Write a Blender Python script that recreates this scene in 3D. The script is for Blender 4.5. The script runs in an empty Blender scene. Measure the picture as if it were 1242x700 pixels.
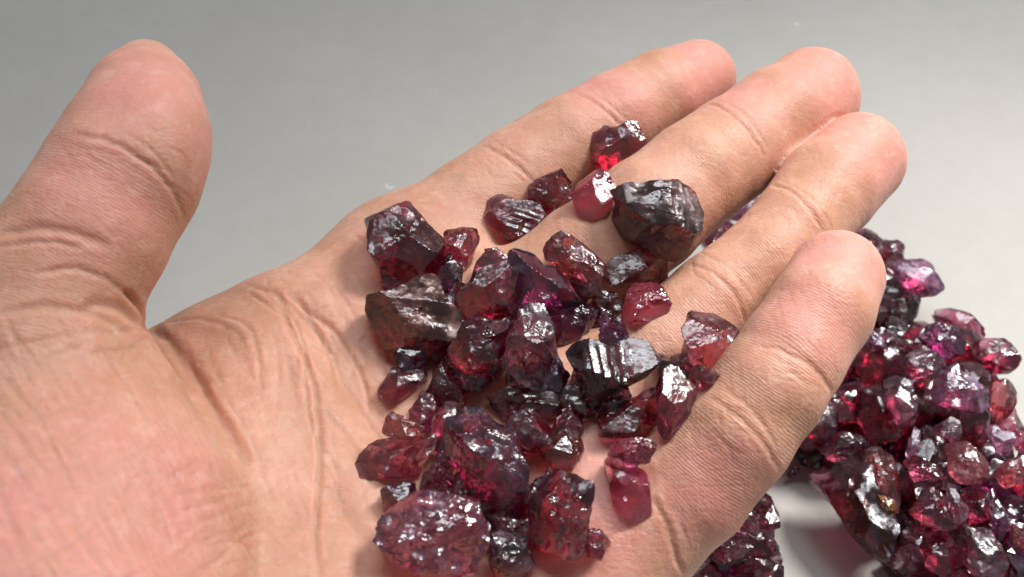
import bpy, bmesh, math, random, time
import numpy as np
from mathutils import Vector
T0 = time.time()
SC = bpy.context.scene
COL = SC.collection
MM = 0.001
# ------------------------------------------------------------------ camera
W0, H0 = 1242.0, 700.0            # size of the photograph in pixels
CAM_H, PITCH, HFOV = 200.0, math.radians(50), math.radians(50)   # mm above the table
FPX = W0/2/math.tan(HFOV/2)
cd = bpy.data.cameras.new('camera'); cam = bpy.data.objects.new('camera', cd); COL.objects.link(cam)
cam.location = (0, 0, CAM_H*MM); cam.rotation_euler = (math.pi/2-PITCH, 0, 0)
cd.sensor_width = 36; cd.lens = 18/math.tan(HFOV/2); cd.clip_start = 0.005; cd.clip_end = 20
cd.dof.use_dof = True; cd.dof.focus_distance = 0.185; cd.dof.aperture_fstop = 27
SC.camera = cam
# ------------------------------------------------------------------ light
wd = bpy.data.worlds.new('World'); SC.world = wd; wd.use_nodes = True
bg = wd.node_tree.nodes['Background']; bg.inputs[0].default_value = (0.97, 0.98, 1.0, 1); bg.inputs[1].default_value = 0.20
def lamp(name, loc, aim, size, power, color, shape='DISK', sy=None, spread=180):
    l = bpy.data.lights.new(name, 'AREA'); l.shape = shape; l.size = size
    if sy: l.size_y = sy
    l.spread = math.radians(spread)
    l.energy = power; l.color = color
    o = bpy.data.objects.new(name, l); COL.objects.link(o); o.location = loc
    o.rotation_euler = (Vector(aim)-Vector(loc)).to_track_quat('-Z', 'Y').to_euler()
    return o
lamp('desk_lamp', (0.30, 0.31, 0.43), (0.12, 0.03, 0.0), 0.17, 0.72, (1.0, 0.965, 0.925), spread=66)
lamp('ceiling_lamp', (0.02, 0.52, 1.25), (0.0, 0.12, 0.0), 0.90, 6.0, (0.90, 0.94, 1.0), 'RECTANGLE', 0.42, spread=140)
vs = SC.view_settings; vs.view_transform = 'Standard'; vs.look = 'None'; vs.gamma = 1; vs.exposure = 0.0
vs.use_curve_mapping = False
SC.cycles.max_bounces = 14; SC.cycles.transmission_bounces = 12; SC.cycles.glossy_bounces = 4; SC.cycles.diffuse_bounces = 3
SC.cycles.volume_bounces = 0; SC.cycles.caustics_refractive = True; SC.cycles.caustics_reflective = False
SC.cycles.sample_clamp_indirect = 4.0; SC.cycles.sample_clamp_direct = 0; SC.cycles.blur_glossy = 0.5
SC.cycles.use_denoising = True
# ------------------------------------------------------------------ helpers
FW = np.array([0, math.cos(PITCH), -math.sin(PITCH)]); UP = np.array([0, math.sin(PITCH), math.cos(PITCH)])
RT = np.array([1.0, 0, 0]); CAM = np.array([0, 0, CAM_H])
def ray(px, py):
    d = FW + (px-W0/2)/FPX*RT + (H0/2-py)/FPX*UP
    return d/np.linalg.norm(d)
def P(px, py, z):
    """point (mm) at height z above the table that lies on the line of sight through a pixel of the photograph"""
    d = ray(px, py); return CAM + d*((z-CAM_H)/d[2])
def link_mesh(name, V, F, mat, parent=None, smooth=True, n=None):
    me = bpy.data.meshes.new(name)
    V = np.asarray(V, dtype=np.float32); F = np.asarray(F, dtype=np.int32)
    k = F.shape[1]
    me.vertices.add(len(V)); me.vertices.foreach_set('co', V.ravel())
    me.loops.add(F.size); me.loops.foreach_set('vertex_index', F.ravel())
    me.polygons.add(len(F)); me.polygons.foreach_set('loop_start', np.arange(0, F.size, k, dtype=np.int32))
    me.polygons.foreach_set('use_smooth', np.full(len(F), smooth, dtype=bool))
    me.update(calc_edges=True)
    if mat: me.materials.append(mat)
    o = bpy.data.objects.new(name, me); COL.objects.link(o)
    if parent: o.parent = parent
    return o
def tag(o, label=None, cat=None, group=None, kind=None):
    for k, v in (('label', label), ('category', cat), ('group', group), ('kind', kind)):
        if v: o[k] = v
    return o
# smooth lattice noise, vectorised
def _h(i, j, k, s):
    n = (i*374761393 + j*668265263 + k*2147483647 + s*1274126177) & 0xffffffff
    n = ((n ^ (n >> 13))*1274126177) & 0xffffffff
    return ((n ^ (n >> 16)) & 0xffff)/65535.0
def vnoise(p, s=0):
    p = np.asarray(p, dtype=np.float64); f = np.floor(p); i = f.astype(np.int64); t = p-f; t = t*t*(3-2*t)
    r = 0
    for a in (0, 1):
        for b in (0, 1):
            for c in (0, 1):
                w = (t[:, 0] if a else 1-t[:, 0])*(t[:, 1] if b else 1-t[:, 1])*(t[:, 2] if c else 1-t[:, 2])
                r = r + w*_h(i[:, 0]+a, i[:, 1]+b, i[:, 2]+c, s)
    return r*2-1
def smooth01(a, b, x):
    t = np.clip((x-a)/(b-a), 0, 1); return t*t*(3-2*t)
# ------------------------------------------------------------------ node helpers
class NT:
    def __init__(s, name):
        s.m = bpy.data.materials.new(name); s.m.use_nodes = True; s.t = s.m.node_tree; s.t.nodes.clear()
        s.out = s.t.nodes.new('ShaderNodeOutputMaterial')
    def n(s, typ, props=None, **ins):
        nd = s.t.nodes.new('ShaderNode'+typ)
        for k, v in (props or {}).items(): setattr(nd, k, v)
        for k, v in ins.items():
            key = k.replace('_', ' ')
            if k[0] == 'i' and k[1:].isdigit(): key = int(k[1:])
            sk = nd.inputs[key]
            if hasattr(v, 'is_output') or isinstance(v, bpy.types.NodeSocket): s.t.links.new(v, sk)
            else: sk.default_value = v
        return nd
    def math(s, op, a, b=0.0, c=0.0, clamp=False):
        return s.n('Math', {'operation': op, 'use_clamp': clamp}, i0=a, i1=b, i2=c).outputs[0]
    def mix(s, f, a, b, mode='MIX'):
        nd = s.t.nodes.new('ShaderNodeMix'); nd.data_type = 'RGBA'; nd.blend_type = mode
        for i, v in ((0, f), (6, a), (7, b)):
            if isinstance(v, bpy.types.NodeSocket): s.t.links.new(v, nd.inputs[i])
            else: nd.inputs[i].default_value = v if i == 0 else (tuple(v)+(1,))[:4]
        return nd.outputs[2]
    def ramp(s, f, stops):
        nd = s.t.nodes.new('ShaderNodeValToRGB'); s.t.links.new(f, nd.inputs[0]); e = nd.color_ramp.elements
        while len(e) < len(stops): e.new(0.5)
        for k, (p, c) in enumerate(stops):
            e[k].position = p; e[k].color = (c, c, c, 1) if not hasattr(c, '__len__') else (tuple(c)+(1,))[:4]
        return nd.outputs[0]
    def attr(s, name): return s.n('Attribute', {'attribute_name': name})
    def map(s, vec, scale=(1, 1, 1), rot=(0, 0, 0), loc=(0, 0, 0)):
        return s.n('Mapping', None, Vector=vec, Scale=scale, Rotation=rot, Location=loc).outputs[0]
# ------------------------------------------------------------------ table
def table_material():
    t = NT('grey_table_paper'); g = t.n('TexCoord').outputs['Object']
    a = t.n('TexNoise', None, Vector=g, Scale=22.0, Detail=4.0, Roughness=0.6).outputs[0]
    b = t.n('TexNoise', None, Vector=g, Scale=160.0, Detail=5.0, Roughness=0.65).outputs[0]
    c = t.n('TexNoise', None, Vector=g, Scale=420.0, Detail=2.0).outputs[0]
    f = t.math('ADD', t.math('MULTIPLY', a, 0.55), t.math('MULTIPLY', b, 0.45))
    col = t.ramp(f, [(0.36, (0.385, 0.371, 0.343)), (0.5, (0.403, 0.390, 0.362)), (0.64, (0.42, 0.409, 0.382))])
    v = t.n('TexVoronoi', None, Vector=g, Scale=62.0, Randomness=1.0).outputs['Distance']
    sp = t.math('MULTIPLY', t.ramp(v, [(0.03, 1.0), (0.09, 0.0)]), t.ramp(c, [(0.5, 0.0), (0.62, 1.0)]))
    col = t.mix(t.math('MULTIPLY', sp, 0.8), col, (0.74, 0.75, 0.74))
    v2 = t.n('TexVoronoi', None, Vector=t.map(g, (1, 1, 1), (0, 0, 1), (3, 1, 0)), Scale=38.0).outputs['Distance']
    sp2 = t.math('MULTIPLY', t.ramp(v2, [(0.02, 1.0), (0.08, 0.0)]), t.ramp(a, [(0.5, 0.0), (0.6, 1.0)]))
    col = t.mix(t.math('MULTIPLY', sp2, 0.4), col, (0.33, 0.32, 0.31))
    bp = t.n('Bump', None, Strength=0.25, Distance=0.0006, Height=b).outputs[0]
    p = t.n('BsdfPrincipled', None, Base_Color=col, Roughness=0.62, Normal=bp)
    p.inputs['Specular IOR Level'].default_value = 0.35
    t.t.links.new(p.outputs[0], t.out.inputs[0]); return t.m
s = 3.0
tab = link_mesh('table_top', [(-s, -s, 0), (s, -s, 0), (s, s, 0), (-s, s, 0), (-s, -s, -.03), (s, -s, -.03), (s, s, -.03), (-s, s, -.03)],
    [(0, 1, 2, 3), (7, 6, 5, 4), (0, 4, 5, 1), (1, 5, 6, 2), (2, 6, 7, 3), (3, 7, 4, 0)], table_material(), smooth=False)
tag(tab, kind='structure')

# ------------------------------------------------------------------ the hand as one implicit surface (mm)
def R(px, py, z, halfwidth):            # radius in mm of something that is halfwidth pixels wide at that point
    p = P(px, py, z); return halfwidth*float(np.dot(p-CAM, FW))/FPX
class Cap:                              # tapered capsule
    def __init__(s, a, b, ra, rb): s.a, s.b, s.ra, s.rb = np.array(a, float), np.array(b, float), ra, rb
    def d(s, p):
        ba = s.b-s.a; pa = p-s.a; h = np.clip(pa@ba/(ba@ba), 0, 1)
        return np.linalg.norm(pa-h[:, None]*ba, axis=1)-(s.ra+(s.rb-s.ra)*h)
class Ell:                              # ellipsoid with axes given as columns
    def __init__(s, c, axes, r): s.c = np.array(c, float); s.A = np.array(axes, float); s.r = np.array(r, float)
    def d(s, p):
        q = (p-s.c)@s.A.T; k0 = np.linalg.norm(q/s.r, axis=1); k1 = np.linalg.norm(q/(s.r**2), axis=1)
        return k0*(k0-1.0)/np.maximum(k1, 1e-6)
def smin(a, b, k):
    h = np.maximum(k-np.abs(a-b), 0)/k; return np.minimum(a, b)-h*h*k*0.25
def unit(v): v = np.array(v, float); return v/np.linalg.norm(v)
def chain(pts, pads, k=3.0):            # pts: (px, py, z, halfwidth px); a finger
    C = [(P(*q[:3]), R(*q)) for q in pts]
    prims = [Cap(C[i][0], C[i+1][0], C[i][1], C[i+1][1]) for i in range(len(C)-1)]
    return prims, C
FINGERS = {
 'index':  [(500, 330, 42, 66), (575, 262, 45, 70), (632, 218, 47, 66), (692, 178, 49, 62), (745, 144, 50.5, 56), (800, 115, 50.5, 54), (845, 96, 49, 47)],
 'middle': [(620, 400, 43, 76), (715, 317, 48, 74), (785, 260, 52, 69), (842, 214, 53, 66), (895, 177, 53, 63), (945, 143, 53, 62), (984, 117, 52, 59)],
 'ring':   [(712, 512, 42, 72), (800, 430, 47, 66), (870, 366, 50, 59), (924, 320, 52, 56), (964, 277, 53, 57), (1005, 228, 53, 61), (1042, 194, 52, 56)],
 'pinky':  [(752, 672, 42, 68), (838, 590, 48, 73), (892, 526, 54, 71), (932, 473, 58, 68), (962, 430, 60, 65), (995, 378, 62, 62), (1014, 337, 61, 57)],
}
FPR, FCH = {}, {}
for nme, pts in FINGERS.items(): FPR[nme], FCH[nme] = chain(pts, None)
THUMB = [(20, 600, 62, 118), (36, 430, 73, 103), (64, 345, 77, 97), (105, 285, 80, 92), (148, 215, 83, 88), (166, 165, 84, 79), (175, 122, 84, 64), (178, 93, 83, 45.5)]
TPR, TCH = chain(THUMB, None)
def seg(a, b, ra, rb): return Cap(P(*a), P(*b), ra, rb)
wrist = (-120, 1150, 46)
PALM = [
  seg((-60, 1050, 48), (500, 330, 39.5), 19, 11.0),      # second metacarpal
  seg((0, 1100, 44), (610, 430, 36), 18, 12.5),        # third
  seg((60, 1150, 42), (700, 530, 35), 18, 12.5),       # fourth
  seg((100, 1200, 42), (712, 690, 35), 19, 10.5),      # fifth
  seg((500, 325, 39), (718, 665, 35), 10.5, 10),       # knuckle row
  seg((200, 560, 37), (470, 350, 39), 15, 11.5),     # outer edge towards the index finger
]
THEN = [
  Cap(P(40, 780, 61), P(60, 500, 65), 27, 17.0),       # ball of the thumb
  Cap(P(120, 660, 57), P(70, 500, 60), 22, 14.5),
]
WEB = [seg((60, 590, 41), (330, 445, 37), 10.5, 10.5), seg((230, 640, 38), (400, 480, 36), 16, 13), seg((80, 560, 46), (240, 475, 40), 9.0, 8.0)]
ARM = [Cap(P(-60, 1050, 48), P(60, 1150, 42), 20, 19), Cap(P(-20, 1110, 45), P(-20, 1110, 45)+np.array([-62, -62, 0.0]), 23, 27),
       Cap(P(40, 1170, 44), P(40, 1170, 44)+np.array([-62, -62, 0.0]), 22, 25)]
PADS = []
def pad(px, py, z, along, rx, ry, rz):   # soft cushion on the palm side; along: pixel direction
    c = P(px, py, z); u = unit(P(px+along[0], py+along[1], z)-c); n = -ray(px, py); n = unit(n-u*(n@u)); v = np.cross(n, u)
    return Ell(c, [u, v, n], (rx, ry, rz))
PADS_PALM = [
  pad(712, 625, 39, (1, -1), 15, 13, 11), pad(320, 465, 39, (-.7, .9), 17, 11, 12.0), pad(530, 375, 40, (.6, 1), 13, 10, 10),
  pad(645, 465, 38, (.6, 1), 12, 10, 9.5), pad(735, 555, 38, (.6, 1), 12, 10, 9.5), pad(570, 930, 40, (-.8, .6), 27, 16, 15),
]
PADS_F = {
  'index': [pad(818, 105, 50, (.9, -.42), 12, 7.6, 7.9)],
  'middle': [pad(958, 136, 52.5, (.83, -.55), 12, 9, 9.3)],
  'ring': [pad(1015, 219, 52.6, (.75, -.66), 12, 8.6, 8.8)],
  'pinky': [pad(1000, 372, 61.8, (.4, -.91), 11, 7.8, 8.1)],
  'thumb': [pad(187, 178, 84.6, (.15, -.98), 12, 7.9, 10.2)],
}
def red(prims, p, k):
    d = prims[0].d(p)
    for q in prims[1:]: d = smin(d, q.d(p), k)
    return d
def sdf(p):
    p = np.asarray(p, dtype=np.float64)
    palm = red(PALM+PADS_PALM+WEB, p, 13.0)
    palm = smin(palm, red(ARM, p, 12.0), 14.0)
    fg = None; fd = {}
    for nme in FPR:
        d = red(FPR[nme]+PADS_F[nme], p, 0.9)
        fg = d if fg is None else smin(fg, d, 0.9)
    d = smin(palm, fg, 6.0)
    th = red(TPR+PADS_F['thumb'], p, 3.0)
    tn = red(THEN, p, 9.0)
    th = smin(th, tn, 5.0)
    return smin(d, th, 1.8)
def crowd(p):                           # how near the second nearest finger is (mm)
    D_ = np.sort(np.stack([red(FPR[n_], p, 0.9) for n_ in FPR]), 0); return D_[1]
def grad(p, e=0.15):
    k = np.array([(1, -1, -1), (-1, -1, 1), (-1, 1, -1), (1, 1, 1)], float)
    g = 0
    for q in k: g = g + q*sdf(p+q*e)[:, None]
    return g/(4*e)
def hit(px, py, fn=None):
    d = ray(px, py); t = 60.0
    for _ in range(90):
        v = float(sdf((CAM+d*t)[None])[0]); t += v*0.8
        if abs(v) < 0.01: break
        if t > 500: return None
    return CAM+d*t
def surface_nets(lo, hi, h):
    n = [int((hi[i]-lo[i])/h)+1 for i in range(3)]
    ax = [lo[i]+h*np.arange(n[i]) for i in range(3)]
    # coarse pass: only evaluate finely where the surface can be
    c = 6; cn = [(n[i]+c-1)//c for i in range(3)]
    cx = [lo[i]+h*(c*np.arange(cn[i])+(c-1)/2) for i in range(3)]
    G = np.stack(np.meshgrid(*cx, indexing='ij'), -1).reshape(-1, 3)
    cv = sdf(G).reshape(cn)
    near = np.abs(cv) < h*c*1.25+1.5
    val = np.repeat(np.repeat(np.repeat(np.sign(cv)*99, c, 0), c, 1), c, 2)[:n[0], :n[1], :n[2]].astype(np.float32)
    m = np.repeat(np.repeat(np.repeat(near, c, 0), c, 1), c, 2)[:n[0], :n[1], :n[2]]
    idx = np.argwhere(m); pts = idx*h+np.array(lo)
    out = np.empty(len(pts), np.float32)
    for a in range(0, len(pts), 400000): out[a:a+400000] = sdf(pts[a:a+400000])
    val[m] = out
    neg = val < 0
    cnt = np.zeros([q-1 for q in n], np.int8)
    for a in (0, 1):
        for b in (0, 1):
            for e in (0, 1): cnt += neg[a:n[0]-1+a, b:n[1]-1+b, e:n[2]-1+e]
    act = (cnt > 0) & (cnt < 8); vid = np.full(act.shape, -1, np.int32); cell = np.argwhere(act); vid[act] = np.arange(len(cell))
    V = np.array(lo)+(cell+0.5)*h
    F = []
    for axi in range(3):
        o = [0, 0, 0]; o[axi] = 1
        A = neg[:n[0]-o[0], :n[1]-o[1], :n[2]-o[2]]; B = neg[o[0]:, o[1]:, o[2]:]
        e = np.argwhere(A != B); sgn = A[tuple(e.T)]
        u, v = (axi+1) % 3, (axi+2) % 3
        du = np.eye(3, dtype=int)[u]; dv = np.eye(3, dtype=int)[v]
        ok = np.all(e-du-dv >= 0, 1) & np.all(e < np.array(act.shape), 1); e = e[ok]; sgn = sgn[ok]
        q = np.stack([vid[tuple((e-du-dv).T)], vid[tuple((e-dv).T)], vid[tuple(e.T)], vid[tuple((e-du).T)]], 1)
        q = np.where(sgn[:, None], q, q[:, ::-1]); F.append(q)
    F = np.concatenate(F); F = F[np.all(F >= 0, 1)]
    return V, F
def project(V, it=2):
    out = V.copy()
    for a in range(0, len(V), 300000):
        p = out[a:a+300000]
        for _ in range(it):
            g = grad(p, 0.2); s_ = sdf(p); p = p-g*(s_/np.maximum((g*g).sum(1), 0.05))[:, None]
        out[a:a+300000] = p
    return out
def subdivide(V, F):
    E = np.stack([F, np.roll(F, -1, 1)], -1).reshape(-1, 2); E.sort(1)
    key = E[:, 0].astype(np.int64)*len(V)+E[:, 1]; uq, inv = np.unique(key, return_inverse=True)
    ev = (V[uq//len(V)]+V[uq % len(V)])/2; fc = V[F].mean(1)
    n, m = len(V), len(uq); ei = inv.reshape(-1, 4)+n; ci = np.arange(len(F))+n+m
    Q = [np.stack([F[:, k], ei[:, k], ci, ei[:, (k-1) % 4]], 1) for k in range(4)]
    return np.concatenate([V, ev, fc]), np.concatenate(Q)
def relax(V, F, it=2):
    for _ in range(it):
        acc = np.zeros_like(V); c = np.zeros(len(V))
        for k in range(4):
            a, b = F[:, k], F[:, (k+1) % 4]
            for x in range(3):
                acc[:, x] += np.bincount(a, V[b, x], len(V))+np.bincount(b, V[a, x], len(V))
            c += np.bincount(a, minlength=len(V))+np.bincount(b, minlength=len(V))
        V = V*0.4+0.6*acc/np.maximum(c, 1)[:, None]
    return V
allp = [q for l in list(FPR.values())+[TPR, PALM, THEN, WEB, ARM] for q in l]
lo = np.min([np.minimum(q.a-q.ra, q.b-q.rb) for q in allp], 0)-4; hi = np.max([np.maximum(q.a+q.ra, q.b+q.rb) for q in allp], 0)+4
import os
GRID = float(os.environ.get('HGRID', '0.85'))
HV, HF = surface_nets(lo, hi, GRID)
HV = project(relax(HV, HF, 3), 2)
HV, HF = subdivide(HV, HF); HV = project(HV, 1)
print('hand base', len(HV), 'box', lo, hi, 't', time.time()-T0)
for n_, c_ in FCH.items(): print(n_, 'len', np.linalg.norm(c_[0][0]-c_[-1][0])+c_[-1][1], 'r', [round(q[1], 1) for q in c_])
print('thumb r', [round(q[1], 1) for q in TCH], 'len mcp-tip', np.linalg.norm(TCH[2][0]-TCH[-1][0])+TCH[-1][1])
print('palm w', np.linalg.norm(P(505,318,41)-P(800,670,36)), 'wrist-mcp3', np.linalg.norm(P(-20,1100,46)-P(615,420,38)))
# ------------------------------------------------------------------ creases and wrinkles, cut into the mesh
def hits(pix):
    D = np.array([ray(*q) for q in pix]); t = np.full(len(D), 60.0)
    for _ in range(70): t = np.minimum(t+sdf(CAM+D*t[:, None])*0.85, 600)
    return CAM+D*t[:, None], t < 500
CREASES = [   # (pixel path, half width mm, depth mm)
 ([(698, 112), (720, 123), (740, 139), (753, 154)], .5, .50), ([(714, 110), (736, 123), (760, 147)], .35, .28),
 ([(583, 176), (605, 186), (628, 201), (648, 222)], .5, .45), ([(596, 170), (620, 182), (643, 200)], .35, .25),
 ([(855, 124), (880, 134), (908, 158), (928, 190)], .5, .50), ([(878, 124), (900, 136), (920, 160), (932, 182)], .35, .30),
 ([(932, 223), (960, 232), (984, 256), (998, 280)], .5, .50), ([(948, 219), (980, 236), (1000, 260), (1010, 278)], .35, .32),
 ([(827, 319), (865, 332), (892, 358), (905, 396)], .5, .45), ([(850, 308), (885, 325), (911, 358)], .4, .30),
 ([(917, 418), (954, 427), (990, 450), (1012, 480)], .5, .48), ([(945, 415), (975, 432), (1005, 462)], .35, .25),
 ([(857, 480), (892, 503), (925, 536), (946, 572)], .5, .45), ([(877, 470), (918, 503), (943, 545)], .4, .30), ([(870, 496), (898, 520), (920, 552)], .3, .18),
 ([(790, 600), (808, 635), (818, 667), (830, 697)], .6, .60), ([(800, 592), (822, 628), (838, 668)], .3, .2),
 ([(85, 163), (125, 168), (160, 185), (195, 211), (215, 240), (223, 265)], .55, .50), ([(148, 160), (175, 175), (200, 200), (219, 236)], .35, .30), ([(70, 180), (110, 184), (150, 200)], .3, .12),
 ([(158, 85), (200, 95), (232, 116)], .2, .12), ([(150, 100), (185, 104), (215, 116)], .2, .10), ([(160, 120), (195, 130), (225, 150)], .2, .08),
 ([(-10, 285), (45, 276), (95, 284), (135, 300)], .7, .32), ([(-5, 380), (60, 372), (120, 384), (165, 410)], .6, .25), ([(40, 330), (90, 325), (140, 345), (172, 378)], .4, .25),
 ([(296, 343), (336, 360), (351, 397), (376, 451), (386, 506), (388, 580), (384, 640), (387, 720)], .45, .42),
 ([(330, 347), (366, 379), (399, 413), (422, 462), (458, 520), (490, 570)], .40, .35), ([(345, 355), (385, 395), (412, 430), (435, 475), (468, 528), (500, 580)], 3.2, 1.5),
 ([(355, 352), (382, 390), (402, 428), (412, 470)], .4, .35), ([(312, 345), (345, 380), (365, 420), (380, 470)], .3, .30),
 ([(262, 382), (300, 394), (314, 430), (318, 475)], .4, .30), ([(200, 392), (240, 388), (280, 398), (300, 425)], .5, .25), ([(330, 400), (338, 440), (336, 500)], .3, .16),
 ([(395, 590), (430, 640), (450, 700)], 1.6, .5), ([(392, 500), (430, 540), (452, 590)], .4, .25), ([(350, 385), (390, 372), (430, 368)], .3, .16),
 ([(405, 345), (425, 372), (440, 405)], .3, .18), ([(420, 395), (440, 400), (458, 396)], .25, .15), ([(380, 330), (400, 350), (412, 385)], .3, .14),
 ([(690, 690), (740, 650), (780, 640)], .3, .12), ([(430, 285), (450, 300), (458, 320)], .4, .25), ([(735, 225), (775, 232), (800, 250)], .4, .25),
 ([(-10, 470), (60, 450), (110, 430), (200, 420)], .35, .10), ([(-10, 425), (90, 405), (190, 400)], .35, .10),
]
for _i, (_p, _w, _d) in enumerate(CREASES):      # real creases are thin
    if _w < .65 and _i < 23: CREASES[_i] = (_p, _w*.75, _d*.50)
CREASES += [([(285, 350), (318, 385), (345, 435), (360, 500), (362, 570)], 2.8, .40), ([(410, 350), (425, 395), (450, 430)], 1.6, .35), ([(180, 405), (230, 400), (275, 415), (300, 460)], 1.9, .30),
  ([(345, 352), (372, 372), (410, 400), (440, 450), (452, 500)], .4, .40), ([(330, 352), (352, 376), (370, 420), (372, 470), (380, 530)], .35, .32), ([(300, 352), (330, 372), (352, 384)], .35, .3),
  ([(150, 352), (168, 372), (176, 392)], .6, .5), ([(100, 372), (140, 372), (172, 394)], .8, .45), ([(-10, 300), (50, 292), (100, 300)], .4, .25)]
rng = np.random.RandomState(5)
def strokes(poly, n, ang, da, ln, w, dep):       # many fine lines inside a pixel rectangle, along a pixel direction
    x0, y0, x1, y1 = poly
    for _ in range(n):
        x, y = rng.uniform(x0, x1), rng.uniform(y0, y1); a = math.radians(ang+rng.normal(0, da)); L = ln*rng.uniform(.6, 1.4)
        c = rng.normal(0, 7)
        pts = [(x+math.cos(a)*L*t-math.sin(a)*c*(1-4*t*t), y+math.sin(a)*L*t+math.cos(a)*c*(1-4*t*t)) for t in (-.5, -.25, 0, .25, .5)]
        CREASES.append((pts, w*rng.uniform(.7, 1.3), dep*rng.uniform(.4, 1.3)))
CREASES.append(([(170, 392), (205, 413), (236, 455), (264, 503), (300, 565)], .9, .9))
strokes((-20, 410, 300, 700), 170, 61, 5, 105, .30, .10)
strokes((0, 420, 330, 700), 70, -25, 9, 80, .32, .10)
strokes((-20, 420, 120, 700), 25, 45, 8, 80, .25, .06)
strokes((30, 190, 200, 330), 40, 28, 8, 45, .16, .055)
for (x_, y_, a_) in [(728, 128, 45), (615, 195, 42), (895, 155, 55), (970, 248, 52), (868, 345, 55), (965, 445, 42), (905, 525, 48), (812, 645, 62)]:
    strokes((x_-24, y_-24, x_+24, y_+24), 9, a_, 14, 34, .20, .12)
strokes((80, 165, 215, 240), 14, 33, 10, 50, .22, .12)
strokes((20, 200, 190, 340), 25, -50, 12, 40, .16, .05)
strokes((130, 70, 235, 220), 30, 25, 10, 38, .14, .05)
strokes((220, 400, 440, 690), 110, 66, 8, 70, .26, .08)
strokes((220, 380, 450, 690), 60, -30, 12, 50, .26, .09)
strokes((330, 300, 480, 480), 70, 60, 10, 45, .24, .08)
strokes((480, 170, 640, 300), 30, 50, 10, 32, .16, .045)
strokes((640, 110, 870, 170), 40, 55, 12, 26, .14, .04)
strokes((760, 120, 1010, 240), 55, 50, 10, 34, .14, .045)
strokes((820, 220, 1070, 370), 50, 50, 10, 34, .14, .045)
strokes((840, 330, 1040, 600), 60, 42, 10, 38, .14, .045)
strokes((650, 560, 860, 695), 35, 35, 14, 40, .16, .05)
pix, own = [], []
for ci, (pts, w, dep) in enumerate(CREASES):
    pts = np.array(pts, float); k = len(pts); n = max(6, int(np.linalg.norm(np.diff(pts, axis=0), axis=1).sum()/7))
    tt = np.linspace(0, k-1, n); i = np.minimum(tt.astype(int), k-2); f = (tt-i)[:, None]
    p0, p1, p2, p3 = pts[np.maximum(i-1, 0)], pts[i], pts[i+1], pts[np.minimum(i+2, k-1)]
    q = 0.5*((2*p1)+(-p0+p2)*f+(2*p0-5*p1+4*p2-p3)*f**2+(-p0+3*p1-3*p2+p3)*f**3)
    q = q+rng.normal(0, .7, q.shape)*(1 if w > .3 else .4)
    pix += list(q); own += [ci]*n
HP, HK = hits(pix); own = np.array(own)
EXTRA = int(os.environ.get('HSUB', '0'))
for _ in range(EXTRA):
    HV, HF = subdivide(HV, HF)
HN = np.zeros_like(HV)
for a in range(0, len(HV), 300000): HN[a:a+300000] = grad(HV[a:a+300000], 0.25)
HN /= np.maximum(np.linalg.norm(HN, axis=1), 1e-6)[:, None]
DSP = np.zeros(len(HV)); LINE = np.zeros(len(HV))
order = np.argsort(HV[:, 0]); xs = HV[order, 0]
for ci, (pts, w, dep) in enumerate(CREASES):
    q = HP[(own == ci) & HK]
    if len(q) < 3: continue
    jump = np.linalg.norm(np.diff(q, axis=0), axis=1); 
    lo_, hi_ = q.min(0)-5*w, q.max(0)+5*w
    s0, s1 = np.searchsorted(xs, [lo_[0], hi_[0]]); c = order[s0:s1]
    pc = HV[c]; ok = np.all((pc > lo_) & (pc < hi_), 1); c = c[ok]; pc = pc[ok]
    if not len(c): continue
    best = np.full(len(c), 1e9); bt = np.zeros(len(c)); m = len(q)-1
    for j in range(m):
        if jump[j] > 5: continue
        ba = q[j+1]-q[j]; pa = pc-q[j]; h = np.clip(pa@ba/max(ba@ba, 1e-9), 0, 1); d = np.linalg.norm(pa-h[:, None]*ba, axis=1)
        b = d < best; best[b] = d[b]; bt[b] = (j+h[b])/m
    tp = np.sqrt(np.clip(np.minimum(bt, 1-bt)*(5 if w > .3 else 3), 0, 1))
    g = np.exp(-(best/w)**2)
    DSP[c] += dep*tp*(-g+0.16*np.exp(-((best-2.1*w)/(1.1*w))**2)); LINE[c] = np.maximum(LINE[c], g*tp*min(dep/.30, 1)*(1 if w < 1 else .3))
# broad unevenness of the flesh
DSP += 0.28*vnoise(HV/11.0, 3)+0.10*vnoise(HV/4.5, 4)+0.035*vnoise(HV/1.7, 5)
DSP *= smooth01(0.3, 1.6, np.concatenate([crowd(HV[a:a+300000]) for a in range(0, len(HV), 300000)])) if len(HV) else 1
HV = HV+HN*DSP[:, None]
# pigment: rosier finger ends and ball of the thumb (skin colour, not light)
def near(px, py, z, r0, r1): return 1-smooth01(r0, r1, np.linalg.norm(HV-P(px, py, z), axis=1))
ROSY = np.zeros(len(HV))
for a in [(1005, 105, 58, 6, 17), (1060, 180, 58, 6, 18), (1020, 310, 66, 5, 15), (865, 85, 56, 5, 15), (190, 110, 92, 5, 20), (900, 128, 60, 4, 12), (985, 400, 66, 3, 13),
          (180, 560, 84, 6, 28), (60, 640, 84, 6, 30), (262, 440, 50, 2, 9), (700, 640, 48, 5, 20), (880, 600, 56, 4, 14), (110, 230, 90, 4, 15), (740, 115, 58, 3, 12)]:
    ROSY = np.maximum(ROSY, near(*a))
ROSY = np.clip(ROSY*0.85+0.25*vnoise(HV/7.0, 11)+0.15*vnoise(HV/2.6, 12), 0, 1)
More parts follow.
